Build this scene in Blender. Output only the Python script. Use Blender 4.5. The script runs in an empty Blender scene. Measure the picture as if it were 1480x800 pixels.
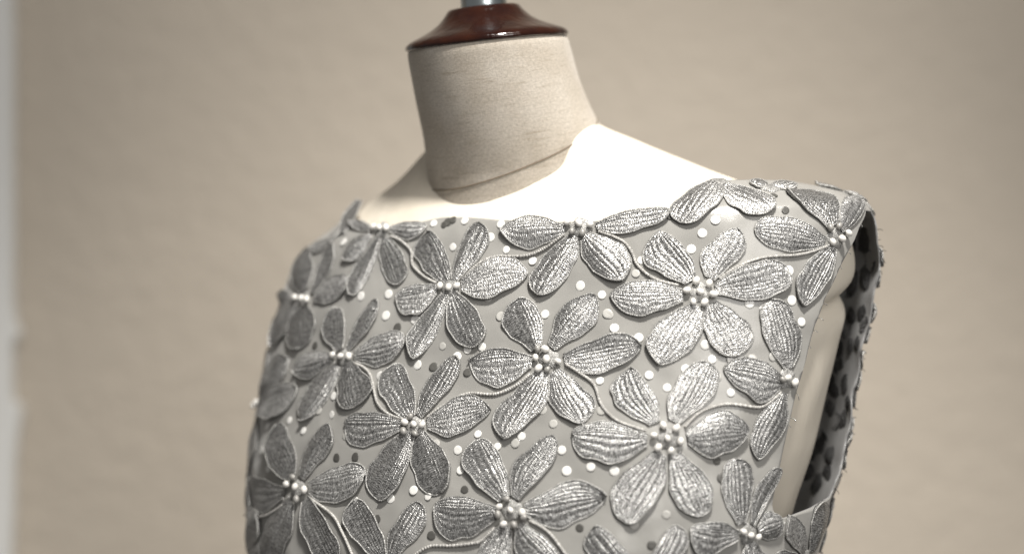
import bpy, bmesh, math, random
import numpy as np
from mathutils import Vector, Matrix, noise
from mathutils.bvhtree import BVHTree

random.seed(7)
R = math.radians
scene = bpy.context.scene
COL = scene.collection

# ------------------------------------------------------------------ camera
CAM = Vector((0.0, -1.30, 1.25))
LENS = 68.0
KPX = 36.0 / LENS / 1480.0            # metres per photo pixel at one metre
cam_d = bpy.data.cameras.new('camera')
cam = bpy.data.objects.new('camera', cam_d)
COL.objects.link(cam)
cam.location = CAM
cam.rotation_euler = (R(90), 0, 0)
cam_d.lens = LENS
cam_d.sensor_width = 36.0
cam_d.clip_start = 0.05
cam_d.clip_end = 30.0
cam_d.dof.use_dof = True
cam_d.dof.focus_distance = 1.205
cam_d.dof.aperture_fstop = 2.0
scene.camera = cam

# ------------------------------------------------------------------ ceiling spot, added lamps, ambient
world = bpy.data.worlds.new('World')
scene.world = world
world.use_nodes = True
bg = world.node_tree.nodes['Background']
bg.inputs['Color'].default_value = (1.0, 0.97, 0.93, 1)
bg.inputs['Strength'].default_value = 0.17


def look(o, target):
    d = Vector(target) - o.location
    o.rotation_euler = d.to_track_quat('-Z', 'Y').to_euler()


def area_lamp(name, loc, target, power, size, color):
    d = bpy.data.lights.new(name, 'AREA')
    d.shape = 'DISK'
    d.size = size
    d.energy = power
    d.color = color
    o = bpy.data.objects.new(name, d)
    COL.objects.link(o)
    o.location = loc
    look(o, target)
    return o


def spot_lamp(name, loc, target, power, radius, angle, blend, color):
    d = bpy.data.lights.new(name, 'SPOT')
    d.energy = power
    d.shadow_soft_size = radius
    d.spot_size = R(angle)
    d.spot_blend = blend
    d.color = color
    o = bpy.data.objects.new(name, d)
    COL.objects.link(o)
    o.location = loc
    look(o, target)
    return o


spot_lamp('ceiling_spot', (0.24, -0.84, 2.60), (0.10, -0.02, 1.22), 165.0, 0.085, 50, 0.9, (1.0, 0.965, 0.91))
spot_lamp('wall_falloff_fill', (0.35, -0.55, 2.75), (0.0, 0.62, 1.27), 88.0, 0.25, 43, 1.0, (1.0, 0.96, 0.90))  # added lamp: brightens the wall and fades towards its corners
area_lamp('fill_light', (0.75, -1.7, 1.85), (0.10, 0.0, 1.25), 15.0, 0.9, (1.0, 0.97, 0.93))  # added fill lamp with no known source, lifts neck and armhole

vs = scene.view_settings
vs.view_transform = 'Standard'
vs.look = 'None'
vs.exposure = 0.0
vs.gamma = 1.0

# ------------------------------------------------------------------ node helpers
class NT:
    def __init__(self, name):
        self.m = bpy.data.materials.new(name)
        self.m.use_nodes = True
        self.t = self.m.node_tree
        self.b = self.t.nodes['Principled BSDF']

    def n(self, typ, **kw):
        nd = self.t.nodes.new(typ)
        for k, v in kw.items():
            if k.startswith('i_'):
                nd.inputs[k[2:].replace('_', ' ')].default_value = v
            else:
                setattr(nd, k, v)
        return nd

    def l(self, a, b):
        self.t.links.new(a, b)

    def ramp(self, fac, stops):
        r = self.n('ShaderNodeValToRGB')
        e = r.color_ramp.elements
        while len(e) < len(stops):
            e.new(0.5)
        for el, (p, c) in zip(e, stops):
            el.position = p
            el.color = (*c, 1)
        self.l(fac, r.inputs['Fac'])
        return r.outputs['Color']

    def mapping(self, src, scale):
        mp = self.n('ShaderNodeMapping')
        mp.inputs['Scale'].default_value = scale
        self.l(src, mp.inputs['Vector'])
        return mp.outputs['Vector']

    def noise(self, vec, scale, detail=3.0, rough=0.5):
        nd = self.n('ShaderNodeTexNoise')
        nd.inputs['Scale'].default_value = scale
        nd.inputs['Detail'].default_value = detail
        nd.inputs['Roughness'].default_value = rough
        self.l(vec, nd.inputs['Vector'])
        return nd.outputs['Fac']

    def math(self, op, a, b=None, c=None):
        nd = self.n('ShaderNodeMath', operation=op)
        for i, x in enumerate((a, b, c)):
            if x is None:
                continue
            if isinstance(x, (int, float)):
                nd.inputs[i].default_value = x
            else:
                self.l(x, nd.inputs[i])
        return nd.outputs[0]

    def mix(self, fac, a, b, typ='MIX'):
        nd = self.n('ShaderNodeMix', data_type='RGBA', blend_type=typ)
        for sock, x in ((nd.inputs['Factor'], fac), (nd.inputs[6], a), (nd.inputs[7], b)):
            if isinstance(x, (int, float)):
                sock.default_value = x
            elif isinstance(x, tuple):
                sock.default_value = (*x, 1)
            else:
                self.l(x, sock)
        return nd.outputs[2]

    def bump(self, height, strength, dist, normal=None):
        nd = self.n('ShaderNodeBump')
        nd.inputs['Strength'].default_value = strength
        nd.inputs['Distance'].default_value = dist
        self.l(height, nd.inputs['Height'])
        if normal is not None:
            self.l(normal, nd.inputs['Normal'])
        return nd.outputs['Normal']

    def coord(self, which='Object'):
        return self.n('ShaderNodeTexCoord').outputs[which]

    def set(self, **kw):
        for k, v in kw.items():
            self.b.inputs[k.replace('_', ' ')].default_value = v
        return self.m


def mat_wall():
    k = NT('wall_plaster')
    co = k.coord()
    n1 = k.noise(co, 62.0, 4.0, 0.6)
    n2 = k.noise(k.mapping(co, (1.0, 1.0, 1.7)), 9.0, 3.0, 0.5)
    n3 = k.noise(co, 1.3, 2.0, 0.5)
    k.l(k.ramp(n3, [(0.3, (0.485, 0.431, 0.362)), (0.7, (0.522, 0.466, 0.394))]), k.b.inputs['Base Color'])
    h = k.math('ADD', k.math('MULTIPLY', n1, 0.8), k.math('MULTIPLY', n2, 0.25))
    k.l(k.bump(h, 0.45, 0.010), k.b.inputs['Normal'])
    return k.set(Roughness=0.85)


def mat_linen():
    k = NT('neck_linen')
    co = k.coord('UV')
    a = k.noise(k.mapping(co, (420, 1300, 1)), 1.0, 2.0, 0.6)
    b = k.noise(k.mapping(co, (1300, 420, 1)), 1.0, 2.0, 0.6)
    weave = k.math('ADD', k.math('MULTIPLY', a, 0.6), k.math('MULTIPLY', b, 0.4))
    stain = k.noise(k.mapping(co, (30, 30, 1)), 1.0, 4.0, 0.6)
    slub = k.noise(k.mapping(co, (45, 500, 1)), 1.0, 2.0, 0.5)
    base = k.ramp(weave, [(0.30, (0.37, 0.332, 0.282)), (0.68, (0.64, 0.585, 0.512))])
    st = k.ramp(stain, [(0.35, (0.88, 0.86, 0.83)), (0.6, (1.0, 1.0, 1.0))])
    sl = k.ramp(slub, [(0.25, (0.80, 0.77, 0.73)), (0.42, (1.0, 1.0, 1.0))])
    k.l(k.mix(1.0, k.mix(1.0, base, st, 'MULTIPLY'), sl, 'MULTIPLY'), k.b.inputs['Base Color'])
    k.l(k.bump(weave, 0.35, 0.0006), k.b.inputs['Normal'])
    k.b.inputs['Sheen Weight'].default_value = 0.15
    return k.set(Roughness=0.9)


def mat_muslin():
    k = NT('cream_muslin')
    co = k.coord()
    f = k.noise(co, 900.0, 2.0, 0.6)
    w = k.noise(k.mapping(co, (1, 1, 0.45)), 22.0, 3.0, 0.5)
    n3 = k.noise(co, 9.0, 3.0, 0.5)
    k.l(k.ramp(n3, [(0.3, (0.77, 0.70, 0.585)), (0.7, (0.82, 0.755, 0.65))]), k.b.inputs['Base Color'])
    nm = k.bump(w, 0.35, 0.006)
    k.l(k.bump(f, 0.25, 0.0005, nm), k.b.inputs['Normal'])
    return k.set(Roughness=0.75)


def mat_cap():
    k = NT('varnished_dark_wood')
    co = k.coord()
    g = k.noise(k.mapping(co, (60, 60, 12)), 1.0, 4.0, 0.6)
    k.l(k.ramp(g, [(0.3, (0.012, 0.003, 0.002)), (0.7, (0.026, 0.007, 0.003))]), k.b.inputs['Base Color'])
    d = k.noise(co, 110.0, 3.0, 0.5)
    k.l(k.bump(d, 0.45, 0.002), k.b.inputs['Normal'])
    k.b.inputs['Coat Weight'].default_value = 0.3
    k.b.inputs['Specular IOR Level'].default_value = 0.35
    k.b.inputs['Coat Roughness'].default_value = 0.05
    return k.set(Roughness=0.13)


def mat_metal():
    k = NT('chromed_steel')
    co = k.coord()
    g = k.noise(k.mapping(co, (90, 90, 4)), 1.0, 2.0, 0.5)
    k.l(k.ramp(g, [(0.3, (0.42, 0.47, 0.50)), (0.7, (0.55, 0.60, 0.62))]), k.b.inputs['Base Color'])
    return k.set(Metallic=1.0, Roughness=0.2)


def mat_silk(name, lo, hi):
    k = NT(name)
    co = k.coord()
    f = k.noise(co, 1400.0, 2.0, 0.6)
    w = k.noise(co, 19.0, 3.0, 0.45)
    n3 = k.noise(co, 14.0, 3.0, 0.55)
    k.l(k.ramp(n3, [(0.3, lo), (0.7, hi)]), k.b.inputs['Base Color'])
    nm = k.bump(w, 0.45, 0.008)
    k.l(k.bump(f, 0.18, 0.0004, nm), k.b.inputs['Normal'])
    k.b.inputs['Sheen Weight'].default_value = 0.2
    k.b.inputs['Specular IOR Level'].default_value = 0.5
    return k.set(Roughness=0.29)


def mat_thread(name, dark, mid, light, rough, metal, aniso=0.85):
    """satin stitch: short threads laid across each rib of the petal (uv in metres)"""
    k = NT(name)
    co = k.coord('UV')
    inf = k.n('ShaderNodeObjectInfo')
    sh = k.n('ShaderNodeVectorMath', operation='ADD')
    k.l(co, sh.inputs[0])
    off = k.n('ShaderNodeCombineXYZ')
    k.l(inf.outputs['Random'], off.inputs[2])
    k.l(off.outputs[0], sh.inputs[1])
    v = sh.outputs[0]
    st = k.noise(k.mapping(v, (420, 1500, 31)), 1.0, 2.0, 0.65)
    st2 = k.noise(k.mapping(v, (900, 700, 57)), 1.0, 1.0, 0.5)
    big = k.noise(k.mapping(v, (90, 60, 11)), 1.0, 2.0, 0.5)
    sep = k.n('ShaderNodeSeparateXYZ')
    k.l(v, sep.inputs[0])
    ph = k.math('MULTIPLY', k.noise(k.mapping(v, (360, 40, 13)), 1.0, 1.0, 0.5), 26.0)
    row = k.math('SINE', k.math('ADD', k.math('MULTIPLY', sep.outputs[1], 4300.0), ph))
    c = k.math('ADD', k.math('MULTIPLY', st, 0.58), k.math('MULTIPLY', st2, 0.42))
    c = k.math('ADD', c, k.math('MULTIPLY', row, 0.055))
    col = k.ramp(c, [(0.35, dark), (0.50, mid), (0.66, light)])
    tone = k.ramp(big, [(0.3, (0.72, 0.72, 0.72)), (0.65, (1.0, 1.0, 1.0))])
    each = k.ramp(inf.outputs['Random'], [(0.0, (0.80, 0.80, 0.80)), (1.0, (1.0, 1.0, 1.0))])
    k.l(k.mix(1.0, k.mix(1.0, col, tone, 'MULTIPLY'), each, 'MULTIPLY'), k.b.inputs['Base Color'])
    k.l(k.bump(c, 1.0, 0.00085), k.b.inputs['Normal'])
    tg = k.n('ShaderNodeTangent', direction_type='UV_MAP')
    k.l(tg.outputs[0], k.b.inputs['Tangent'])
    k.b.inputs['Anisotropic'].default_value = aniso
    k.b.inputs['Anisotropic Rotation'].default_value = 0.25
    return k.set(Roughness=rough, Metallic=metal)


def mat_plain(name, c, rough, metal=0.0, coat=0.0, var=0.12):
    k = NT(name)
    co = k.coord()
    n = k.noise(co, 400.0, 2.0, 0.5)
    k.l(k.ramp(n, [(0.3, tuple(x * (1 - var) for x in c)), (0.7, c)]), k.b.inputs['Base Color'])
    k.b.inputs['Coat Weight'].default_value = coat
    return k.set(Roughness=rough, Metallic=metal)


M_WALL = mat_wall()
M_LINEN = mat_linen()
M_CREAM = mat_muslin()
M_CAP = mat_cap()
M_METAL = mat_metal()
M_SILK = mat_silk('grey_silk', (0.29, 0.284, 0.267), (0.375, 0.367, 0.346))
M_SILK_INSIDE = mat_silk('silk_inside_shade', (0.19, 0.19, 0.193), (0.28, 0.28, 0.28))  # same silk, darker: shade inside the armhole put into its colour
M_PETAL = mat_thread('silver_stitching', (0.13, 0.129, 0.126), (0.43, 0.427, 0.42), (0.88, 0.875, 0.86), 0.36, 0.66)
M_EDGE = mat_thread('silver_edge_cord', (0.20, 0.197, 0.188), (0.46, 0.455, 0.44), (0.82, 0.81, 0.78), 0.45, 0.25, 0.0)
M_CORD = mat_thread('silver_vine_cord', (0.40, 0.385, 0.36), (0.62, 0.605, 0.575), (0.85, 0.835, 0.80), 0.45, 0.1, 0.0)
M_REVERSE = mat_thread('dark_stitch_reverse', (0.03, 0.03, 0.03), (0.065, 0.065, 0.067), (0.12, 0.12, 0.12), 0.7, 0.0)
M_BEAD = mat_plain('pearl_bead', (0.84, 0.82, 0.78), 0.42, 0.0, 0.1)
M_BEAD_DARK = mat_plain('smoky_bead', (0.36, 0.35, 0.33), 0.4, 0.2)
M_SEQ = mat_plain('sequin_bright_reflection', (0.88, 0.87, 0.84), 0.35, 0.0, 0.3)  # one kind of sequin; bright, faint and dark reflections put into the colours
M_SEQ_DIM = mat_plain('sequin_faint_reflection', (0.56, 0.55, 0.52), 0.3, 0.0, 0.5)
M_SEQ_DARK = mat_plain('sequin_dark_reflection', (0.12, 0.117, 0.108), 0.4, 0.2)
M_SEAM = mat_plain('brown_seam_thread', (0.20, 0.16, 0.115), 0.9)
M_PAPER = mat_plain('white_painted_board', (0.80, 0.80, 0.78), 0.6)

# ------------------------------------------------------------------ object helpers
def link(name, me, mats, parent=None, smooth=True):
    for m in (mats if isinstance(mats, (list, tuple)) else [mats]):
        me.materials.append(m)
    if smooth:
        me.polygons.foreach_set('use_smooth', [True] * len(me.polygons))
    o = bpy.data.objects.new(name, me)
    COL.objects.link(o)
    if parent is not None:
        attach(o, parent)
    return o


def attach(o, parent):
    o.parent = parent
    p, loc = parent, Vector((0, 0, 0))
    while p is not None:
        loc += p.location if p.parent is None else Vector((0, 0, 0))
        p = p.parent
    # every parent is only ever translated: keep the child where it was built
    root = parent
    while root.parent is not None:
        root = root.parent
    if parent is root:
        o.matrix_parent_inverse = Matrix.Translation(-root.location)
    else:
        o.matrix_parent_inverse = Matrix.Identity(4)


def mesh(name, verts, faces):
    me = bpy.data.meshes.new(name)
    me.from_pydata([tuple(v) for v in verts], [], faces)
    return me


def empty(name, loc, label, cat):
    o = bpy.data.objects.new(name, None)
    COL.objects.link(o)
    o.location = loc
    o.empty_display_size = 0.05
    o['label'] = label
    o['category'] = cat
    return o


def tube_geo(points, rad, seg=6, cap=True, uvs=None):
    """verts, faces and (u, v in metres) along a poly-line"""
    pts = [Vector(p) for p in points]
    V, F, U = [], [], []
    d = 0.0
    up = Vector((0.3, -1, 0.2)).normalized()
    for i, p in enumerate(pts):
        a = pts[max(i - 1, 0)]
        b = pts[min(i + 1, len(pts) - 1)]
        t = (b - a).normalized()
        s = t.cross(up).normalized()
        w = s.cross(t)
        if i:
            d += (p - pts[i - 1]).length
        r = rad(i / (len(pts) - 1)) if callable(rad) else rad
        for j in range(seg):
            an = 2 * math.pi * j / seg
            V.append(p + (s * math.cos(an) + w * math.sin(an)) * r)
            U.append((j / seg * 0.004, d))
    for i in range(len(pts) - 1):
        for j in range(seg):
            j2 = (j + 1) % seg
            F.append((i * seg + j, i * seg + j2, (i + 1) * seg + j2, (i + 1) * seg + j))
    if cap:
        F.append(tuple(range(seg - 1, -1, -1)))
        F.append(tuple((len(pts) - 1) * seg + j for j in range(seg)))
    return V, F, U


def catmull(pts, n=8, closed=False):
    out = []
    m = len(pts)
    rng = range(m) if closed else range(m - 1)
    for i in rng:
        if closed:
            p0, p1, p2, p3 = pts[i - 1], pts[i], pts[(i + 1) % m], pts[(i + 2) % m]
        else:
            p0, p1, p2, p3 = pts[max(i - 1, 0)], pts[i], pts[i + 1], pts[min(i + 2, m - 1)]
        for j in range(n):
            t = j / n
            out.append(0.5 * ((2 * p1) + (p2 - p0) * t + (2 * p0 - 5 * p1 + 4 * p2 - p3) * t * t
                              + (3 * p1 - p0 - 3 * p2 + p3) * t ** 3))
    if not closed:
        out.append(pts[-1])
    return out


def set_uv(me, coords):
    uv = me.uv_layers.new(name='UVMap')
    li = np.zeros(len(me.loops), dtype=np.int32)
    me.loops.foreach_get('vertex_index', li)
    arr = np.asarray(coords, dtype=np.float32)[li]
    uv.data.foreach_set('uv', arr.ravel())


# ------------------------------------------------------------------ the form's own axes
YAW, ROLL = R(25), R(4)
BASE = Vector((0.0, 0.0, 1.25 + 0.081))              # centre of the neck base
AX = Vector((math.cos(YAW), -math.sin(YAW), 0))      # the form's left side (right in view)
AF = Vector((-math.sin(YAW), -math.cos(YAW), 0))     # the form's front
ROT = Matrix.Rotation(-ROLL, 3, 'Y')


def W(lx, f, z):
    """form coordinates in centimetres -> world metres"""
    p = AX * lx + AF * f + Vector((0, 0, z))
    return BASE + ROT @ p * 0.01


def keyed(table):
    t = sorted(table)
    zs = np.array([r[0] for r in t], float)
    cols = [np.array([r[i] for r in t], float) for i in range(1, len(t[0]))]
    # monotone-ish cubic (Catmull-Rom tangents)
    def ev(z):
        z = min(max(z, zs[0]), zs[-1])
        i = int(min(max(np.searchsorted(zs, z) - 1, 0), len(zs) - 2))
        h = zs[i + 1] - zs[i]
        t_ = (z - zs[i]) / h
        out = []
        for c in cols:
            def tan(k):
                if k == 0:
                    return (c[1] - c[0]) / (zs[1] - zs[0])
                if k == len(zs) - 1:
                    return (c[-1] - c[-2]) / (zs[-1] - zs[-2])
                d0 = (c[k] - c[k - 1]) / (zs[k] - zs[k - 1])
                d1 = (c[k + 1] - c[k]) / (zs[k + 1] - zs[k])
                return 0.0 if d0 * d1 <= 0 else 2 * d0 * d1 / (d0 + d1)
            m0, m1 = tan(i) * h, tan(i + 1) * h
            a = (2 * t_ ** 3 - 3 * t_ ** 2 + 1) * c[i] + (t_ ** 3 - 2 * t_ ** 2 + t_) * m0 \
                + (-2 * t_ ** 3 + 3 * t_ ** 2) * c[i + 1] + (t_ ** 3 - t_ ** 2) * m1
            out.append(a)
        return out
    return ev


#           z     half-width right, front, back, middle, half-width left
BODY = keyed([
    (2.2,   5.0,   2.6,  -5.4,  -0.9,  4.8),
    (1.4,   6.2,   2.9,  -6.2,  -1.0,  5.8),
    (0.4,   8.1,   3.2,  -7.4,  -1.6,  7.4),
    (-0.9, 10.6,   3.2,  -8.6,  -2.3,  9.4),
    (-2.3, 13.4,   4.0,  -9.6,  -3.2, 12.2),
    (-3.8, 16.6,   5.1, -10.2,  -3.8, 14.4),
    (-5.2, 20.0,   6.1, -10.8,  -4.0, 16.6),
    (-7.5, 21.3,   7.0, -11.4,  -4.0, 18.0),
    (-10., 21.3,   8.0, -11.8,  -3.8, 18.6),
    (-14., 20.3,   9.4, -12.2,  -3.2, 18.6),
    (-20., 18.6,  11.6, -12.4,  -2.2, 18.2),
    (-26., 16.5,  12.9, -11.4,  -1.0, 17.6),
    (-34., 14.2,  10.8,  -9.4,  -0.4, 15.2),
    (-46., 16.5,  11.0, -12.5,   0.0, 16.5)])
DRESS = keyed([
    (3.0,   6.0,   3.6,  -6.0,  -0.9,  5.7),
    (2.2,   6.8,   3.9,  -6.8,  -1.0,  6.3),
    (1.0,   8.7,   4.1,  -8.0,  -1.6,  7.9),
    (-0.6, 11.3,   4.5,  -9.2,  -2.3,  9.9),
    (-2.0, 14.2,   5.0, -10.2,  -3.2, 12.6),
    (-3.0, 17.6,   5.7, -10.8,  -3.7, 13.9),
    (-4.0, 21.0,   6.3, -11.4,  -4.0, 15.4),
    (-5.0, 22.8,   6.8, -11.8,  -4.0, 17.2),
    (-6.2, 23.2,   7.2, -12.1,  -4.0, 18.3),
    (-10., 22.7,   8.6, -12.6,  -3.8, 20.0),
    (-14., 21.9,  10.0, -13.0,  -3.2, 20.8),
    (-20., 20.3,  12.3, -13.2,  -2.2, 21.4),
    (-26., 18.9,  13.7, -12.4,  -1.0, 21.0),
    (-34., 17.0,  12.2, -10.6,  -0.4, 18.5),
    (-46., 18.5,  12.4, -13.6,   0.0, 18.5)])
EXPN = 2.25


def section(keys, phi, z):
    a, fr, bk, f0, al = keys(z)
    s, c = math.sin(phi), math.cos(phi)
    if s < 0:
        a = al
    e = 2.0 / EXPN
    x = a * math.copysign(abs(s) ** e, s)
    b = (fr - f0) if c >= 0 else (f0 - bk)
    f = f0 + b * math.copysign(abs(c) ** e, c)
    return x, f


def ring_heights(top, bottom):
    zs, z = [], top
    while z > bottom:
        zs.append(z)
        z -= 0.10 if z > -6.5 else 0.30
    zs.append(bottom)
    return zs


def grid_surface(keys, nphi, zs, ripple):
    P = []
    for z in zs:
        kz = keys(z)
        for j in range(nphi):
            phi = -math.pi + 2 * math.pi * j / nphi
            x, f = section(lambda _z: kz, phi, z)
            P.append(ripple(phi, z, x, f))
    return P


# ------------------------------------------------------------------ wall and the board at the left edge
WALL_Y = 0.62


def build_wall():
    nx, nz = 90, 70
    V, F = [], []
    for i in range(nz + 1):
        for j in range(nx + 1):
            x = -2.2 + 4.4 * j / nx
            z = 0.0 + 2.9 * i / nz
            p = Vector((x, WALL_Y, z))
            V.append((x, WALL_Y + 0.002 * noise.noise(p * 2.3) + 0.0008 * noise.noise(p * 9.1), z))
    for i in range(nz):
        for j in range(nx):
            a = i * (nx + 1) + j
            F.append((a, a + 1, a + nx + 2, a + nx + 1))
    o = link('wall', mesh('wall', V, F), M_WALL)
    o['kind'] = 'structure'


build_wall()


def build_board():
    """white board, its chipped right-hand edge just inside the picture"""
    y0 = WALL_Y - 0.024
    dep = y0 - CAM.y

    def pt(px, py):
        return Vector(((px - 740) * KPX * dep, y0, CAM.z - (py - 400) * KPX * dep))
    edge = [(16, -260), (15, -60), (17, 60), (16, 200), (17, 330), (16, 430), (19, 462), (27, 484), (20, 489), (16, 500),
            (15, 545), (16, 580), (29, 586), (27, 605), (22, 635), (18, 680), (17, 740), (14, 800), (12, 900), (14, 1060)]
    right = [pt(*e) for e in edge]
    left = [Vector((r.x - 0.30, r.y, r.z)) for r in right]
    n = len(right)
    V, F = [], []
    for dy in (0.0, 0.018):
        V += [(p.x, p.y + dy, p.z) for p in right]
        V += [(p.x, p.y + dy, p.z) for p in left]
    for i in range(n - 1):
        F.append((i, i + 1, n + i + 1, n + i))
        F.append((2 * n + i, 3 * n + i, 3 * n + i + 1, 2 * n + i + 1))
        F.append((i, 2 * n + i, 2 * n + i + 1, i + 1))
        F.append((n + i, n + i + 1, 3 * n + i + 1, 3 * n + i))
    F.append((0, n, 3 * n, 2 * n))
    F.append((n - 1, 3 * n - 1, 4 * n - 1, 2 * n - 1))
    o = link('white_board', mesh('white_board', V, F), M_PAPER, smooth=False)
    o['label'] = 'white board with chipped edge beside the beige wall, at the left edge'
    o['category'] = 'board'


build_board()

# ------------------------------------------------------------------ dress form
form = empty('dress_form', BASE + Vector((0, 0, -0.50)),
             'cream dress form with linen neck and dark wooden neck cap', 'dress form')


def body_point(phi, z, x, f):
    p = W(x, f, z)
    side = math.exp(-((abs(phi) - R(92)) / 0.55) ** 2)
    crease = math.exp(-((z + 11.2 + 3.0 * math.cos(phi)) / 0.8) ** 2)
    bulge = math.exp(-((z + 8.6) / 1.8) ** 2)
    n = Vector((x, f + 3, 0)).normalized()
    off = side * (-0.85 * crease + 0.35 * bulge)
    off += 0.10 * noise.noise(Vector((x * 0.35, f * 0.35, z * 0.25)))
    return p + (AX * n.x + AF * n.y) * off * 0.01


def build_body():
    zs = ring_heights(2.2, -46.0)
    n = 150
    P = grid_surface(BODY, n, zs, body_point)
    F = []
    for i in range(len(zs) - 1):
        for j in range(n):
            F.append((i * n + j, (i + 1) * n + j, (i + 1) * n + (j + 1) % n, i * n + (j + 1) % n))
    F.append(tuple(range(n)))
    F.append(tuple((len(zs) - 1) * n + j for j in range(n - 1, -1, -1)))
    return link('torso', mesh('torso', P, F), M_CREAM, form)


build_body()


def neck_center(z):
    k = max(0.0, min(1.0, (5.5 - z) / 5.5))
    return 0.0, 0.365 * z - 0.55 * k * k


NECK_TOP = 7.35


def neck_ring(t):
    """t 0 (inside the shoulders) .. 1 (under the cap): centre, normal lean, radius"""
    z = -5.0 + (NECK_TOP + 5.0) * t
    lean = R(18) * (1 - t) + R(5.0) * t
    r = 5.95 - 0.62 * t + 0.9 * max(0.0, 0.35 - t) ** 2 * 8
    if t > 0.96:
        r -= 0.10 * ((t - 0.96) / 0.04) ** 2
    return z, lean, r


def neck_point(t, an, extra=0.0):
    z, lean, r = neck_ring(t)
    cx, cf = neck_center(z)
    c, s = math.cos(an), math.sin(an)
    k = max(0.0, min(1.0, (5.5 - z) / 5.5))
    rr = r + extra + 0.75 * k * k * max(0.0, math.cos(an - R(125)))
    rr += 0.85 * max(0.0, (2.5 - z) / 4.5) ** 1.5 * max(0.0, math.cos(an + R(80)))
    # the ring tilts forward about the side axis
    lx = cx + rr * s
    df = rr * c
    return W(lx, cf + df * math.cos(lean), z - df * math.sin(lean)), lx, cf + df * math.cos(lean), z - df * math.sin(lean)


def build_neck():
    nt, na = 60, 96
    V, U, F = [], [], []
    for i in range(nt + 1):
        for j in range(na + 1):
            an = 2 * math.pi * j / na
            p = neck_point(i / nt, an + math.pi)[0]
            V.append(p)
            U.append((j / na * 0.345, i / nt * 0.125))
    for i in range(nt):
        for j in range(na):
            a = i * (na + 1) + j
            F.append((a, a + 1, a + na + 2, a + na + 1))
    me = mesh('neck', V, F)
    set_uv(me, U)
    neck = link('neck', me, M_LINEN, form)
    # seam: where the linen is stitched down, on a slanting plane
    pts = []
    for j in range(120):
        an = 2 * math.pi * j / 120
        lo, hi = 0.0, 1.0
        for _ in range(30):
            m = 0.5 * (lo + hi)
            _, lx, f, z = neck_point(m, an)
            if z > 0.25 + 0.17 * lx - 0.42 * f:
                hi = m
            else:
                lo = m
        pts.append(neck_point(lo, an, 0.005)[0])
    pts.append(pts[0])
    V, F, U = tube_geo(pts, 0.0005, 5, False)
    link('seam', mesh('seam', V, F), M_SEAM, neck)
    return neck


build_neck()


def lathe_on_axis(name, profile, cz, lean, mat, seg=64, cf=None):
    """profile of (radius, height) in cm about an axis leaning forward"""
    cx, c0 = neck_center(cz)
    if cf is not None:
        c0 = cf
    V, F = [], []
    for (r, h) in profile:
        for j in range(seg):
            an = 2 * math.pi * j / seg
            lx = cx + r * math.sin(an)
            df = r * math.cos(an)
            V.append(W(lx, c0 + df * math.cos(lean) + h * math.sin(lean), cz + h * math.cos(lean) - df * math.sin(lean)))
    for i in range(len(profile) - 1):
        for j in range(seg):
            j2 = (j + 1) % seg
            F.append((i * seg + j, i * seg + j2, (i + 1) * seg + j2, (i + 1) * seg + j))
    F.append(tuple(range(seg - 1, -1, -1)))
    F.append(tuple((len(profile) - 1) * seg + j for j in range(seg)))
    return link(name, mesh(name, V, F), mat, form)


CAP = [(5.10, -0.02), (5.36, 0.02), (5.42, 0.16), (5.36, 0.34), (5.15, 0.52), (4.75, 0.70), (4.20, 0.92), (3.60, 1.20),
       (3.10, 1.52), (2.75, 1.86), (2.52, 2.14), (2.40, 2.32), (2.22, 2.42), (1.9, 2.44), (1.4, 2.44)]
lathe_on_axis('neck_cap', CAP, NECK_TOP, R(5), M_CAP)
POLE = [(1.52, 2.0), (1.55, 2.46), (1.52, 2.50), (1.52, 9.0), (1.40, 9.2), (0.2, 9.3)]
lathe_on_axis('pole', POLE, NECK_TOP, R(2), M_METAL, 40)

# ------------------------------------------------------------------ dress surface
dress = empty('dress', BASE + Vector((0, 0, -0.46)),
              'sleeveless silver grey dress top covered in embroidered flowers, worn by the dress form', 'dress')


def dress_point(phi, z, x, f):
    p = W(x, f, z)
    n = Vector((x / 20.0, (f + 3) / 12.0, 0.0)).normalized()
    w = 0.16 * noise.noise(Vector((x * 0.22, f * 0.22 + 5, z * 0.18))) + 0.11 * noise.noise(Vector((x * 0.6, f * 0.6, z * 0.6 + 9)))
    # the loose back edge of the armhole waves
    back = math.exp(-((phi - R(102)) / 0.22) ** 2) * min(1.0, max(0.0, (-z - 5.5) / 2.5))
    w += back * (0.20 * math.sin(z * 0.55 + 0.6) + 0.07 * math.sin(z * 1.9) + 0.3)
    return p + (AX * n.x + AF * n.y) * w * 0.01


ZS = ring_heights(3.0, -46.0)
NPHI = 320
GRID = grid_surface(DRESS, NPHI, ZS, dress_point)
gF = []
for i in range(len(ZS) - 1):
    for j in range(NPHI):
        gF.append((i * NPHI + j, (i + 1) * NPHI + j, (i + 1) * NPHI + (j + 1) % NPHI, i * NPHI + (j + 1) % NPHI))
BVH = BVHTree.FromPolygons([tuple(p) for p in GRID], gF)
AXIS_PT = [W(0, DRESS(z)[3], z) for z in ZS]


def outward(loc, n, idx):
    if n.dot(loc - AXIS_PT[idx // NPHI]) < 0:
        n = -n
    return n


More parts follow.
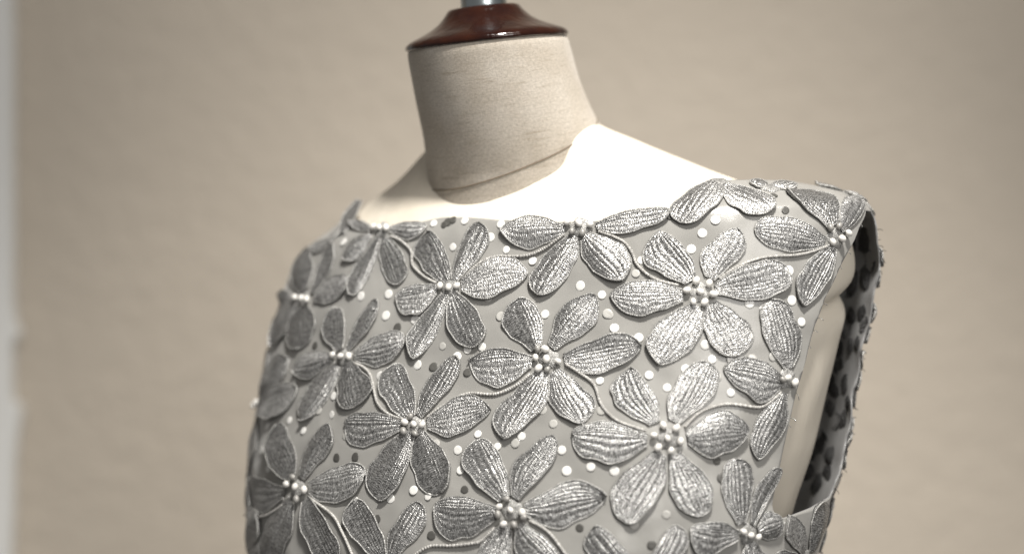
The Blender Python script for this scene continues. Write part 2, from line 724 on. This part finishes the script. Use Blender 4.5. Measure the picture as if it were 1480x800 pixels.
def cast(px, py):
    """the place on the dress seen along one line of sight, its normal and its (phi, z)"""
    for k in range(40):
        d = Vector(((px - 740) * KPX, 1.0, -(py - 400) * KPX)).normalized()
        loc, n, idx, dist = BVH.ray_cast(CAM, d)
        if loc is not None:
            n = outward(loc, n, idx)
            i, j = divmod(idx, NPHI)
            a, b = GRID[idx], GRID[(i + 1) * NPHI + j]
            c = GRID[i * NPHI + (j + 1) % NPHI]
            tz = max(0, min(1, (loc - a).dot(b - a) / (b - a).length_squared))
            tp = max(0, min(1, (loc - a).dot(c - a) / (c - a).length_squared))
            phi = -math.pi + 2 * math.pi * (j + tp) / NPHI
            z = ZS[i] + (ZS[i + 1] - ZS[i]) * tz
            return loc, n, phi, z
        # outside the outline: step towards the chest
        px += (760 - px) * 0.012
        py += (520 - py) * 0.012
    return None


def on_surface(p):
    loc, n, idx, dist = BVH.find_nearest(p)
    return loc, outward(loc, n, idx)


# neckline: height above which the cloth is cut away, around the form
NECKLINE = [(524, 318), (540, 326), (570, 327), (600, 323), (640, 314), (680, 314), (720, 317), (760, 317), (800, 319), (838, 320), (880, 317),
            (920, 311), (960, 303), (978, 297), (1005, 282), (1033, 260)]
nl = []
for q in NECKLINE:
    h = cast(*q)
    nl.append((h[2], h[3]))
nl.sort()
lastphi, lastz = nl[-1]
firstphi, firstz = nl[0]
nl_phi = [-math.pi, R(-140), R(-105)] + [p for p, _ in nl] + [R(105), R(140), math.pi]
nl_z = [-2.2, -2.4, firstz + 0.2] + [z for _, z in nl] + [lastz - 0.3, -2.4, -2.2]
NLP, NLZ = np.array(nl_phi), np.array(nl_z)
order = np.argsort(NLP)
NLP, NLZ = NLP[order], NLZ[order]

FRONT_EDGE = [(1251, 304), (1240, 334), (1227, 362), (1212, 392), (1192, 432), (1178, 470), (1165, 520), (1152, 570), (1140, 615), (1126, 680),
              (1116, 730), (1122, 752)]
fe = [cast(*q)[2:] for q in FRONT_EDGE]
z_top, z_bot = fe[0][1], fe[-1][1]


def lerp(a, b, t):
    return a + (b - a) * t


BACK_PHI = [R(95), R(98), R(100), R(101), R(101.5), R(101.5), R(101), R(99), R(94)]
be = [(BACK_PHI[i], lerp(z_top, z_bot + 0.5, i / 8.0)) for i in range(9)]
rag = []
for i in range(8):
    for k in range(7):
        t = k / 7.0
        rag.append((lerp(be[i][0], be[i + 1][0], t) + R(random.uniform(-1.0, 1.0)), lerp(be[i][1], be[i + 1][1], t) + random.uniform(-0.08, 0.08)))
rag.append(be[-1])
RHOLE = [(p * 20, z) for p, z in fe] + [(p * 20, z) for p, z in reversed(rag)]
LHOLE = [(-max(p, 20 * R(78)), z) for p, z in RHOLE]


def poly_sdf(poly, X, Y):
    n = len(poly)
    best = np.full(X.shape, 1e9)
    inside = np.zeros(X.shape, bool)
    for i in range(n):
        x0, y0 = poly[i]
        x1, y1 = poly[(i + 1) % n]
        dx, dy = x1 - x0, y1 - y0
        t = np.clip(((X - x0) * dx + (Y - y0) * dy) / (dx * dx + dy * dy + 1e-12), 0, 1)
        best = np.minimum(best, np.hypot(X - x0 - t * dx, Y - y0 - t * dy))
        if y1 != y0:
            c = ((y0 > Y) != (y1 > Y)) & (X < dx * (Y - y0) / (y1 - y0) + x0)
            inside ^= c
    return np.where(inside, -best, best)


def build_fabric():
    nz = len(ZS)
    phi = -math.pi + 2 * math.pi * np.arange(NPHI) / NPHI
    PH, ZZ = np.meshgrid(phi, np.array(ZS))
    g = np.interp(PH, NLP, NLZ) - ZZ
    g = np.minimum(g, poly_sdf(RHOLE, PH * 20, ZZ))
    g = np.minimum(g, poly_sdf(LHOLE, PH * 20, ZZ))
    g = g.ravel()
    V, F, remap, cutv = [], [], {}, {}

    def vid(i):
        if i not in remap:
            remap[i] = len(V)
            V.append(GRID[i])
        return remap[i]

    def cid(a, b):
        k = (min(a, b), max(a, b))
        if k not in cutv:
            t = g[k[0]] / (g[k[0]] - g[k[1]])
            cutv[k] = len(V)
            V.append(GRID[k[0]].lerp(GRID[k[1]], float(t)))
        return cutv[k]
    for f in gF:
        keep = [g[i] > 0 for i in f]
        if all(keep):
            F.append(tuple(vid(i) for i in f))
        elif any(keep):
            poly = []
            for k in range(4):
                a, b = f[k], f[(k + 1) % 4]
                if keep[k]:
                    poly.append(vid(a))
                if keep[k] != keep[(k + 1) % 4]:
                    poly.append(cid(a, b))
            if len(poly) >= 3:
                F.append(tuple(poly))
    me = mesh('fabric', V, F)
    bm = bmesh.new()
    bm.from_mesh(me)
    bmesh.ops.remove_doubles(bm, verts=bm.verts, dist=0.00004)
    bm.normal_update()
    flip = sum(1 for q in list(bm.faces)[::97] if q.normal.dot(q.calc_center_median() - W(0, -3, -15)) > 0)
    if flip < len(bm.faces) / 97 / 2:
        bmesh.ops.reverse_faces(bm, faces=bm.faces)
    bm.to_mesh(me)
    bm.free()
    o = link('fabric', me, [M_SILK, M_SILK_INSIDE], dress)
    so = o.modifiers.new('thickness', 'SOLIDIFY')
    so.thickness = 0.0011
    so.offset = -1.0
    so.material_offset = 1
    so.material_offset_rim = 1
    return o


build_fabric()

# ------------------------------------------------------------------ embroidery
NS, NTT = 48, 44


def petal_mesh(B, T, L, Rr, lift, seed, reverse=False, fold=0.0):
    """B base, T tip, L / Rr the widest places on either side: world points on the cloth"""
    rnd = random.Random(seed)
    mid = (B + T) * 0.5
    c0, n0 = on_surface(mid)
    ax = (T - B)
    ax -= n0 * ax.dot(n0)
    ln = ax.length
    ax.normalize()
    pr = n0.cross(ax)                    # to the left of the axis, seen from outside
    sides = {}
    for nm, Q in (('l', L), ('r', Rr)):
        q = Q - B
        sides[nm] = (q.dot(ax) / ln, q.dot(pr))
    if sides['l'][1] < sides['r'][1]:
        sides['l'], sides['r'] = sides['r'], sides['l']
    (tl, wl), (tr, wr) = sides['l'], sides['r']
    wl = max(wl, 0.003)
    wr = min(wr, -0.003)
    tl = min(max(tl, 0.35), 0.78)
    tr = min(max(tr, 0.35), 0.78)
    pow_l, pow_r = rnd.uniform(1.5, 2.1), rnd.uniform(1.5, 2.1)
    ph1, ph2 = rnd.uniform(0, 6.3), rnd.uniform(0, 6.3)

    def half(t, tp, w, pw, ph):
        a = abs(w)
        if t < tp:
            s = 0.30 + 0.70 * math.sin(0.5 * math.pi * t / tp) ** 1.15
        else:
            q = (t - tp) / (1 - tp)
            s = max(1 - q ** (pw + 0.7), 0.0) ** 0.50 if blunt else max(1 - q ** pw, 0.0) ** 0.72
        s *= 1 + 0.06 * math.sin(t * 8 + ph) + 0.03 * math.sin(t * 19 + ph * 2)
        return a * s

    width = abs(wl) + abs(wr)
    nr = max(4, min(8, int(round(width / 0.0030))))
    ribh = rnd.uniform(0.00022, 0.00046)
    crease = rnd.choice((-1, -1, 1, 0.4)) * rnd.uniform(0.06, 0.19) * width * 0.5
    if reverse:
        crease = 0.0
    blunt = rnd.random() < 0.62
    bend = rnd.uniform(-0.05, 0.05) * ln
    tilt = rnd.uniform(-0.10, 0.10)
    cup = rnd.uniform(-0.5, 1.0) * 0.0011
    rph = rnd.uniform(0, 6.28)
    sgn = -1.0 if reverse else 1.0

    def place(t, s, h):
        wv = half(t, tl, wl, pow_l, ph1) if s >= 0 else half(t, tr, wr, pow_r, ph2)
        off = s * wv + bend * math.sin(math.pi * t) * (0.4 if abs(s) < 1 else 0.4)
        q = B + ax * (t * ln) + pr * off
        loc, n = on_surface(q)
        k = n * 0.6 + n0 * 0.4
        k.normalize()
        return loc + k * (h * sgn), off

    V, U, F, MI = [], [], [], []
    for i in range(NTT + 1):
        t = i / NTT
        te = t
        for j in range(NS + 1):
            s = -1 + 2 * j / NS
            env = (1 - s * s) ** 0.5 * min(1.0, (1 - te) * 7, te * 5 + 0.35)
            sw = s + 0.10 * math.sin(3.1 * s + rph * 3) + 0.05 * math.sin(5.0 * t + rph * 2)
            rib = 0.5 + 0.5 * math.cos(math.pi * nr * sw + rph + 0.9 * math.sin(2.2 * t + rph))
            rib = 1.0 - (1.0 - rib) ** 2.2
            h = 0.0008 + lift * te ** 1.6 + width * tilt * s * 0.5 * te
            h += crease * (math.sqrt(s * s + 0.06) - 0.5) * math.sin(math.pi * min(1.0, 0.12 + te)) + (0.26 * crease if crease > 0 else -0.45 * crease)
            h += cup * (1 - s * s) * math.sin(math.pi * te)
            h += env * (0.0003 + ribh * rib)
            h += 0.0007 * math.sin(t * 5 + ph1) * s * te
            h += fold * max(0.0, s) ** 2 * math.sin(math.pi * te)
            p, off = place(t, s, max(h, 0.0004))
            V.append(p)
            U.append((off, t * ln))
    for i in range(NTT):
        for j in range(NS):
            a = i * (NS + 1) + j
            F.append((a, a + 1, a + NS + 2, a + NS + 1))
            MI.append(0)
    # outline of the petal, for the edge cord and the underside
    ring = [i * (NS + 1) for i in range(NTT + 1)] + [NTT * (NS + 1) + j for j in range(1, NS + 1, 8)] \
        + [i * (NS + 1) + NS for i in range(NTT, -1, -1)]
    outl = []
    for k in ring:
        p = V[k]
        if not outl or (p - outl[-1]).length > 0.0008:
            outl.append(p)
    nb = len(V)
    low = []
    for p in outl:
        loc, n = on_surface(p)
        low.append(loc.lerp(p, 0.25) + n * (0.0002 * sgn))
    cen = sum(low, Vector()) / len(low)
    V += low
    U += [(0.01, 0.002 * k) for k in range(len(low))]
    # edge cord
    tv, tf, tu = tube_geo(outl, 0.00056, 6, True)
    o0 = len(V)
    V += tv
    U += [(u + 0.03, v) for u, v in tu]
    for f in tf:
        F.append(tuple(o0 + k for k in f))
        MI.append(1)
    # skirt from the cord down
    tops = [o0 + k * 6 for k in range(len(outl))]
    for k in range(len(outl) - 1):
        F.append((tops[k], tops[k + 1], nb + k + 1, nb + k))
        MI.append(0)
    me = mesh('petal', V, F)
    set_uv(me, U)
    me.polygons.foreach_set('material_index', MI)
    return me


# one shared bead and one shared sequin per look
def bead_mesh(mat):
    bm = bmesh.new()
    bmesh.ops.create_uvsphere(bm, u_segments=14, v_segments=9, radius=1.0)
    for v in bm.verts:
        v.co.x *= 1.0
        v.co.y *= 0.80
        v.co.z *= 0.72
    me = bpy.data.meshes.new('bead')
    bm.to_mesh(me)
    bm.free()
    me.materials.append(mat)
    me.polygons.foreach_set('use_smooth', [True] * len(me.polygons))
    return me


def sequin_mesh(mat):
    V, F = [], []
    prof = [(0.10, 0.20), (0.55, 0.21), (0.88, 0.17), (1.0, 0.06), (0.98, 0.0)]
    seg = 18
    for r, h in prof:
        for j in range(seg):
            an = 2 * math.pi * j / seg
            V.append((r * math.cos(an), r * math.sin(an), h))
    for i in range(len(prof) - 1):
        for j in range(seg):
            F.append((i * seg + j, (i + 1) * seg + j, (i + 1) * seg + (j + 1) % seg, i * seg + (j + 1) % seg))
    V.append((0, 0, 0.18))
    for j in range(seg):
        F.append((j, (j + 1) % seg, len(V) - 1))
    me = mesh('sequin', V, F)
    me.materials.append(mat)
    me.polygons.foreach_set('use_smooth', [True] * len(me.polygons))
    return me


BEAD = {'w': bead_mesh(M_BEAD), 'd': bead_mesh(M_BEAD_DARK)}
SEQUIN = {'w': sequin_mesh(M_SEQ), 'f': sequin_mesh(M_SEQ_DIM), 'd': sequin_mesh(M_SEQ_DARK)}


def frame_on(loc, n, spin, size, lift):
    t = n.orthogonal().normalized()
    t = Matrix.Rotation(spin, 3, n) @ t
    b = n.cross(t)
    m = Matrix((t, b, n)).transposed().to_4x4()
    return Matrix.Translation(loc + n * lift) @ m @ Matrix.Diagonal((size, size, size, 1))


def stamp(name, me, parent, mat4):
    o = bpy.data.objects.new(name, me)
    COL.objects.link(o)
    attach(o, parent)
    o.matrix_basis = mat4
    return o


FLOWERS_N = [0]


def heart_mesh(c, n, r):
    """the stitched ground under the beads"""
    V, F, U = [], [], []
    t = n.orthogonal().normalized()
    b = n.cross(t)
    seg = 20
    for k, (rr, h) in enumerate(((1.0, 0.0003), (0.85, 0.0012), (0.45, 0.0017), (0.1, 0.0018))):
        for j in range(seg):
            an = 2 * math.pi * j / seg
            q = c + (t * math.cos(an) + b * math.sin(an)) * r * rr * (1 + 0.12 * math.sin(5 * an) * rr)
            loc, nn = on_surface(q)
            V.append(loc + nn * h)
            U.append((rr * r, an * r))
    for i in range(3):
        for j in range(seg):
            F.append((i * seg + j, i * seg + (j + 1) % seg, (i + 1) * seg + (j + 1) % seg, (i + 1) * seg + j))
    F.append(tuple(3 * seg + j for j in range(seg)))
    me = mesh('flower', V, F)
    set_uv(me, U)
    return me


def flower(center, petals, beads, bead_r=0.0026, reverse=False):
    """center and control places given along lines of sight to the dress; petals (base, tip, side, side[, lift[, fold]])"""
    FLOWERS_N[0] += 1
    h = cast(*center)
    c, n = h[0], h[1]
    f = link('flower', heart_mesh(c, n, 0.0065), M_EDGE, dress)
    for i, p in enumerate(petals):
        q = [cast(*x)[0] for x in p[:4]]
        lift = p[4] if len(p) > 4 else random.choice((0.0, 0.0003, 0.0006, 0.0014))
        fold = p[5] if len(p) > 5 else random.choice((0, 0, 0.0012, -0.0006))
        me = petal_mesh(q[0], q[1], q[2], q[3], lift, FLOWERS_N[0] * 31 + i, fold=fold)
        link('petal', me, [M_PETAL, M_EDGE], f)
    for b in beads:
        hb = cast(b[0], b[1])
        kind = b[2] if len(b) > 2 else 'w'
        stamp('bead', BEAD[kind], f, frame_on(hb[0], hb[1], random.uniform(0, 6.28), bead_r * random.uniform(0.88, 1.12), 0.0030))
    return f


def surf(phi, z):
    x, f = section(DRESS, phi, z)
    p = dress_point(phi, z, x, f)
    return on_surface(p)


def free_flower(phi, z, rad, spin, reverse=False, n=6, beads=True):
    """a flower set directly on the cloth by its place around the form"""
    FLOWERS_N[0] += 1
    c, nn = surf(phi, z)
    t = nn.orthogonal().normalized()
    mt = M_REVERSE if reverse else M_PETAL
    f = link('flower', heart_mesh(c, nn, 0.006), M_REVERSE if reverse else M_EDGE, dress)
    for i in range(n):
        d = Matrix.Rotation(spin + i * 2 * math.pi / n + random.uniform(-.12, .12), 3, nn) @ t
        s = nn.cross(d)
        ln = rad * random.uniform(0.88, 1.1)
        wd = rad * random.uniform(0.25, 0.32)
        B = on_surface(c + d * 0.006)[0]
        T = on_surface(c + d * ln)[0]
        Lp = on_surface(c + d * ln * 0.66 + s * wd)[0]
        Rp = on_surface(c + d * ln * 0.66 - s * wd)[0]
        me = petal_mesh(B, T, Lp, Rp, 0.0008 if not reverse else 0.0, FLOWERS_N[0] * 37 + i, reverse)
        link('petal', me, [mt, M_REVERSE if reverse else M_EDGE], f)
    if beads and not reverse:
        for i in range(7):
            d = Matrix.Rotation(i * 1.047, 3, nn) @ t
            loc, n2 = on_surface(c + d * (0.0075 if i < 6 else 0.0))
            stamp('bead', BEAD['w'], f, frame_on(loc, n2, 0, 0.0026, 0.003))
    return f


# --- flowers seen in the photograph
flower((838, 328), [((818, 331), (725, 331), (762, 314), (765, 361)), ((832, 342), (779, 428), (773, 388), (831, 380), 0.002),
                    ((846, 342), (900, 407), (845, 381), (910, 366)), ((862, 326), (968, 306), (911, 309), (905, 339))],
       [(822, 323), (838, 324), (855, 326), (828, 336, 'd'), (843, 338, 'd')])
flower((651, 416), [((651, 407), (619, 335), (600, 374), (645, 366)), ((655, 406), (694, 322), (664, 354), (707, 346), 0.001, -0.002),
                    ((668, 414), (764, 394), (722, 372), (709, 433)), ((656, 426), (690, 501), (649, 470), (701, 464)),
                    ((646, 426), (600, 521), (593, 484), (636, 474), 0.002, -0.002), ((633, 416), (574, 430), (602, 411), (603, 456))],
       [(639, 415), (651, 417), (663, 415)])
flower((498, 517), [((493, 506), (487, 445), (470, 480), (501, 472)), ((502, 506), (547, 433), (514, 468), (536, 474), 0.001, -0.002),
                    ((514, 514), (588, 491), (554, 483), (547, 530)), ((504, 527), (514, 590), (487, 556), (539, 560)),
                    ((490, 528), (437, 609), (442, 566), (477, 570), 0.001, -0.002), ((482, 517), (428, 536), (447, 510), (450, 547))],
       [(485, 514), (496, 516), (508, 516)])
flower((600, 615), [((596, 604), (571, 526), (552, 567), (600, 560)), ((606, 602), (662, 515), (616, 556), (655, 556), 0.001, -0.0015),
                    ((618, 612), (710, 591), (672, 575), (650, 632)), ((608, 625), (641, 712), (596, 682), (649, 668)),
                    ((597, 626), (550, 724), (535, 674), (586, 682)), ((582, 614), (500, 613), (535, 595), (525, 644))],
       [(588, 612), (601, 615), (613, 615), (596, 603, 'd'), (602, 628, 'd'), (586, 625, 'd')])
flower((431, 706), [((425, 691), (403, 614), (389, 652), (429, 652)), ((437, 690), (478, 612), (441, 654), (480, 648)),
                    ((447, 704), (530, 686), (497, 669), (477, 727)), ((444, 720), (488, 812), (439, 765), (484, 765)),
                    ((423, 722), (383, 812), (384, 766), (427, 766)), ((415, 708), (352, 700), (371, 687), (377, 740))],
       [(419, 700), (431, 704), (444, 708), (428, 690, 'd'), (433, 722, 'd')])
flower((793, 519), [((778, 504), (752, 433), (729, 470), (784, 464), 0.0015), ((798, 502), (861, 427), (811, 450), (862, 464)),
                    ((816, 519), (927, 499), (884, 484), (865, 539)), ((801, 537), (842, 613), (795, 580), (859, 580)),
                    ((787, 537), (730, 635), (717, 595), (787, 584)), ((770, 520), (679, 522), (722, 506), (715, 562))],
       [(776, 518), (792, 520), (809, 523), (790, 505), (779, 505, 'd'), (793, 536, 'd'), (780, 534)])
flower((1012, 422), [((1001, 405), (952, 334), (934, 379), (998, 367)), ((1026, 403), (1066, 331), (1010, 374), (1075, 362)),
                     ((1034, 419), (1142, 398), (1096, 378), (1101, 432)), ((1027, 440), (1068, 513), (1018, 482), (1082, 470)),
                     ((1009, 443), (953, 527), (934, 488), (1010, 490)), ((988, 426), (882, 427), (931, 407), (928, 459))],
       [(1006, 407), (1025, 411), (993, 421), (1012, 423), (1031, 426), (1002, 437), (1018, 438)])
flower((965, 633), [((950, 610), (912, 531), (882, 570), (951, 580)), ((974, 610), (1025, 524), (962, 573), (1035, 558)),
                    ((992, 630), (1079, 620), (1043, 596), (1031, 662), 0.0025), ((976, 655), (1016, 745), (970, 712), (1023, 700), 0.001, 0.003),
                    ((955, 655), (904, 756), (886, 708), (962, 698)), ((936, 633), (827, 628), (884, 611), (878, 671))],
       [(958, 616), (977, 620), (945, 630), (964, 634), (983, 638), (951, 647), (969, 651)])
flower((740, 737), [((731, 720), (690, 636), (673, 677), (728, 668)), ((746, 721), (801, 629), (746, 670), (807, 655)),
                    ((759, 735), (876, 716), (830, 696), (813, 762)), ((751, 757), (812, 822), (746, 796), (790, 778)),
                    ((733, 758), (690, 822), (702, 778), (739, 795)), ((718, 737), (629, 732), (668, 719), (662, 782))],
       [(724, 733), (740, 738), (757, 741), (734, 722, 'd'), (745, 758, 'd'), (722, 744, 'd'), (759, 748, 'd'), (730, 757)])
flower((560, 818), [((556, 806), (515, 722), (502, 758), (553, 764)), ((565, 805), (609, 726), (564, 770), (613, 760)),
                    ((570, 820), (630, 812), (604, 800), (606, 840)), ((550, 822), (492, 826), (520, 806), (522, 846)),
                    ((556, 830), (535, 900), (520, 868), (560, 872)), ((566, 830), (590, 898), (562, 870), (602, 866))],
       [(550, 817), (561, 819), (572, 821)])
flower((932, 842), [((920, 830), (858, 760), (845, 790), (902, 790)), ((944, 828), (979, 758), (945, 796), (992, 786)),
                    ((952, 842), (1040, 836), (1000, 818), (1000, 868)), ((912, 842), (830, 846), (870, 822), (868, 872))],
       [(922, 840), (933, 842), (944, 845)])
flower((1080, 771), [((1070, 757), (1061, 662), (1041, 702), (1086, 698)), ((1087, 758), (1126, 676), (1094, 704), (1117, 706), 0.001, -0.002),
                     ((1094, 768), (1130, 752), (1108, 738), (1118, 778)), ((1066, 770), (996, 766), (1036, 753), (1014, 800)),
                     ((1084, 782), (1096, 846), (1066, 816), (1110, 816))],
       [(1071, 767), (1081, 772), (1092, 774)])
flower((1136, 546), [((1138, 533), (1114, 433), (1100, 474), (1156, 482)), ((1129, 552), (1045, 532), (1090, 518), (1096, 583)),
                     ((1132, 566), (1093, 664), (1086, 622), (1134, 616))],
       [(1135, 545), (1145, 552), (1128, 548, 'd')])
flower((1207, 345), [((1192, 349), (1090, 331), (1132, 315), (1141, 363)), ((1200, 330), (1134, 276), (1155, 296), (1188, 276), 0.0015),
                     ((1215, 335), (1242, 288), (1214, 300), (1240, 312)), ((1205, 358), (1160, 443), (1151, 398), (1196, 402), 0.002)],
       [(1200, 350), (1213, 345), (1222, 337), (1197, 330, 'd'), (1209, 327, 'd')])
flower((1040, 264), [((1034, 264), (984, 326), (972, 296), (1039, 290), 0.001), ((1046, 268), (1116, 308), (1062, 306), (1104, 283), 0.002)],
       [])
flower((552, 333), [((565, 331), (618, 328), (592, 320), (595, 347)), ((556, 344), (577, 412), (549, 376), (589, 381)),
                    ((549, 344), (510, 428), (514, 390), (539, 388), 0.001, -0.002), ((538, 338), (497, 373), (508, 350), (520, 372)),
                    ((537, 333), (508, 322), (522, 321), (520, 333))],
       [(543, 331), (552, 332), (561, 332)])
flower((440, 433), [((455, 432), (505, 408), (478, 402), (482, 436)), ((440, 424), (440, 366), (424, 394), (455, 394)),
                    ((442, 442), (434, 504), (417, 474), (457, 472)), ((431, 440), (388, 500), (398, 464), (418, 478)),
                    ((452, 424), (482, 352), (460, 384), (478, 390), 0.001, -0.002), ((426, 432), (402, 428), (414, 420), (412, 442))],
       [(431, 432), (440, 433), (448, 434)])
flower((486, 338), [((494, 340), (521, 292), (498, 312), (514, 318), 0.0008), ((484, 346), (446, 364), (458, 350), (466, 362))], [])
flower((366, 586), [((372, 578), (418, 517), (378, 540), (408, 552)), ((374, 590), (432, 562), (398, 560), (396, 606)),
                    ((368, 578), (384, 506), (366, 540), (388, 536))], [(366, 584), (372, 586)])
flower((350, 690), [((350, 684), (368, 604), (346, 644), (372, 644)), ((350, 698), (356, 750), (344, 722), (364, 722))], [])
flower((344, 796), [((350, 790), (376, 742), (348, 760), (380, 770)), ((350, 800), (392, 796), (372, 784), (372, 812))], [])

flower((1113, 272), [((1110, 271), (1084, 264), (1098, 262), (1098, 274), 0.001), ((1116, 271), (1145, 268), (1128, 264), (1130, 277), 0.001)], [])
flower((1164, 806), [((1160, 797), (1138, 744), (1132, 772), (1160, 764)), ((1170, 796), (1187, 722), (1172, 752), (1192, 756)),
                     ((1156, 808), (1112, 806), (1132, 794), (1132, 824))], [])

# --- flowers that wrap round the sides and back of the same cloth
free_flower(R(104), -4.3, 0.024, 0.4, n=5, beads=False)
for zz_, sp_ in ((-8.5, 0.2), (-12.6, 1.0), (-16.0, 0.5), (-20.4, 0.1)):
    free_flower(R(109), zz_, 0.021, sp_, beads=False)
free_flower(R(145), -11.0, 0.036, 0.2)
free_flower(R(150), -20.0, 0.036, 0.9)
free_flower(R(112), -24.6, 0.030, 0.3)
free_flower(R(128), -29.0, 0.036, 0.7)
free_flower(R(-118), -22.0, 0.036, 0.5)
free_flower(R(-95), -30.0, 0.036, 0.5)
for (ph, zz, rr, sp) in ((115, -8.6, 0.024, 0.3), (112, -13.2, 0.018, 1.1), (114, -18.0, 0.020, 0.1), (120, -22.0, 0.022, 0.8), (124, -15.5, 0.02, .4)):
    free_flower(R(ph), zz, rr, sp, reverse=True)

# --- vine cords between the flowers
VINES = [[(815, 340), (790, 358), (762, 370), (716, 372), (690, 384), (672, 402)],
         [(866, 335), (886, 342), (903, 351), (914, 366), (922, 384), (946, 403), (981, 413)],
         [(768, 540), (746, 558), (716, 570), (678, 569), (649, 582), (620, 602)],
         [(818, 526), (840, 540), (859, 556), (868, 582), (880, 598), (897, 610), (934, 623)],
         [(1040, 403), (1064, 387), (1101, 373), (1147, 369), (1172, 364), (1194, 356)],
         [(990, 617), (1006, 600), (1025, 590), (1053, 584), (1095, 588), (1112, 580), (1128, 566)],
         [(514, 525), (528, 532), (538, 546), (546, 581), (562, 598), (584, 606)],
         [(450, 720), (481, 743), (498, 773), (513, 806)],
         [(411, 730), (396, 740), (379, 746), (352, 746)],
         [(716, 762), (702, 776), (689, 784), (654, 788), (622, 789), (600, 802)],
         [(766, 752), (786, 763), (800, 776), (822, 806)],
         [(566, 342), (581, 349), (595, 363), (598, 384), (614, 400), (632, 410)]]
for v in VINES:
    P = []
    for q in v:
        h = cast(*q)
        P.append(h[0] + h[1] * 0.0012)
    C = []
    for p in catmull(P, 48):
        loc, n = on_surface(p)
        C.append(loc + n * 0.0011)
    V, F, U = tube_geo(C, lambda t, L_=sum((C[i + 1] - C[i]).length for i in range(len(C) - 1)): 0.00098 * (1 + 0.15 * math.sin(t * L_ / 0.0017 * 6.283)), 8)
    me = mesh('vine_cord', V, F)
    set_uv(me, U)
    link('vine_cord', me, M_CORD, dress)

# --- sequins sewn on the cloth
BRIGHT = [(672, 319), (627, 323), (655, 357), (732, 361), (724, 324), (770, 377), (839, 413), (870, 426), (888, 474), (923, 488), (788, 454),
         (1015, 337), (1034, 318), (999, 360), (927, 376), (1140, 391), (1144, 434), (1083, 438), (1158, 465), (1104, 446), (1019, 498),
         (1029, 519), (991, 533), (938, 542), (964, 560), (867, 550), (1056, 567), (754, 630), (691, 627), (662, 650), (719, 645), (812, 650),
         (604, 527), (819, 680), (854, 674), (888, 680), (666, 679), (619, 717), (387, 616), (419, 607), (439, 622), (379, 650), (388, 677),
         (358, 682), (480, 599), (565, 720), (598, 708), (558, 456), (550, 543), (470, 465), (600, 462), (483, 572), (476, 382), (497, 350),
         (562, 425), (522, 428), (503, 419), (709, 343), (697, 501), (514, 723), (661, 515), (425, 553), (857, 440), (676, 505)]
FAINT = [(878, 453), (724, 457), (919, 395), (881, 455), (1083, 484), (1087, 519), (1117, 515), (1036, 545), (869, 593), (800, 612), (784, 592),
         (963, 743), (916, 757), (461, 593), (500, 630), (706, 430), (745, 640), (630, 641), (1056, 519), (640, 500), (560, 492), (1000, 690)]
DARK = [(1118, 283), (1135, 304), (969, 311), (1208, 303), (676, 538), (672, 707), (624, 773), (838, 762), (942, 787), (487, 661), (514, 660),
        (546, 749), (497, 762), (575, 473), (456, 499), (627, 530), (648, 321), (642, 325), (655, 318), (1036, 665), (1043, 690)]
for lst, kind, size in ((BRIGHT, 'w', 0.0031), (FAINT, 'f', 0.0030), (DARK, 'd', 0.0030)):
    for q in lst:
        h = cast(*q)
        n = (h[1] + Vector((random.uniform(-.12, .12), random.uniform(-.12, .12), random.uniform(-.12, .12)))).normalized()
        stamp('sequin', SEQUIN[kind], dress, frame_on(h[0], n, random.uniform(0, 6.28), size * random.uniform(0.80, 1.06), 0.0004) @ Matrix.Diagonal((1, 1, 0.5, 1)))

# --- loose threads along the raw armhole edge
for i in range(46):
    k = random.random() * 7.99
    a = int(k)
    back = random.random() < 0.8
    e = be if back else fe
    ph = lerp(e[a][0], e[a + 1][0], k - a)
    zz = lerp(e[a][1], e[a + 1][1], k - a)
    p, n = surf(ph, zz)
    d = (AX * random.uniform(-0.2, 1.0) + Vector((0, 0, random.uniform(-1, .6))) + n * random.uniform(0, .6)).normalized()
    ln = random.uniform(0.0015, 0.0042)
    pts = [p, p + d * ln * 0.5 + n * ln * 0.15, p + d * ln + Vector((0, 0, -ln * 0.3))]
    V, F, U = tube_geo(pts, 0.00022, 4)
    me = mesh('loose_thread', V, F)
    set_uv(me, U)
    link('loose_thread', me, M_REVERSE if back else M_EDGE, dress)
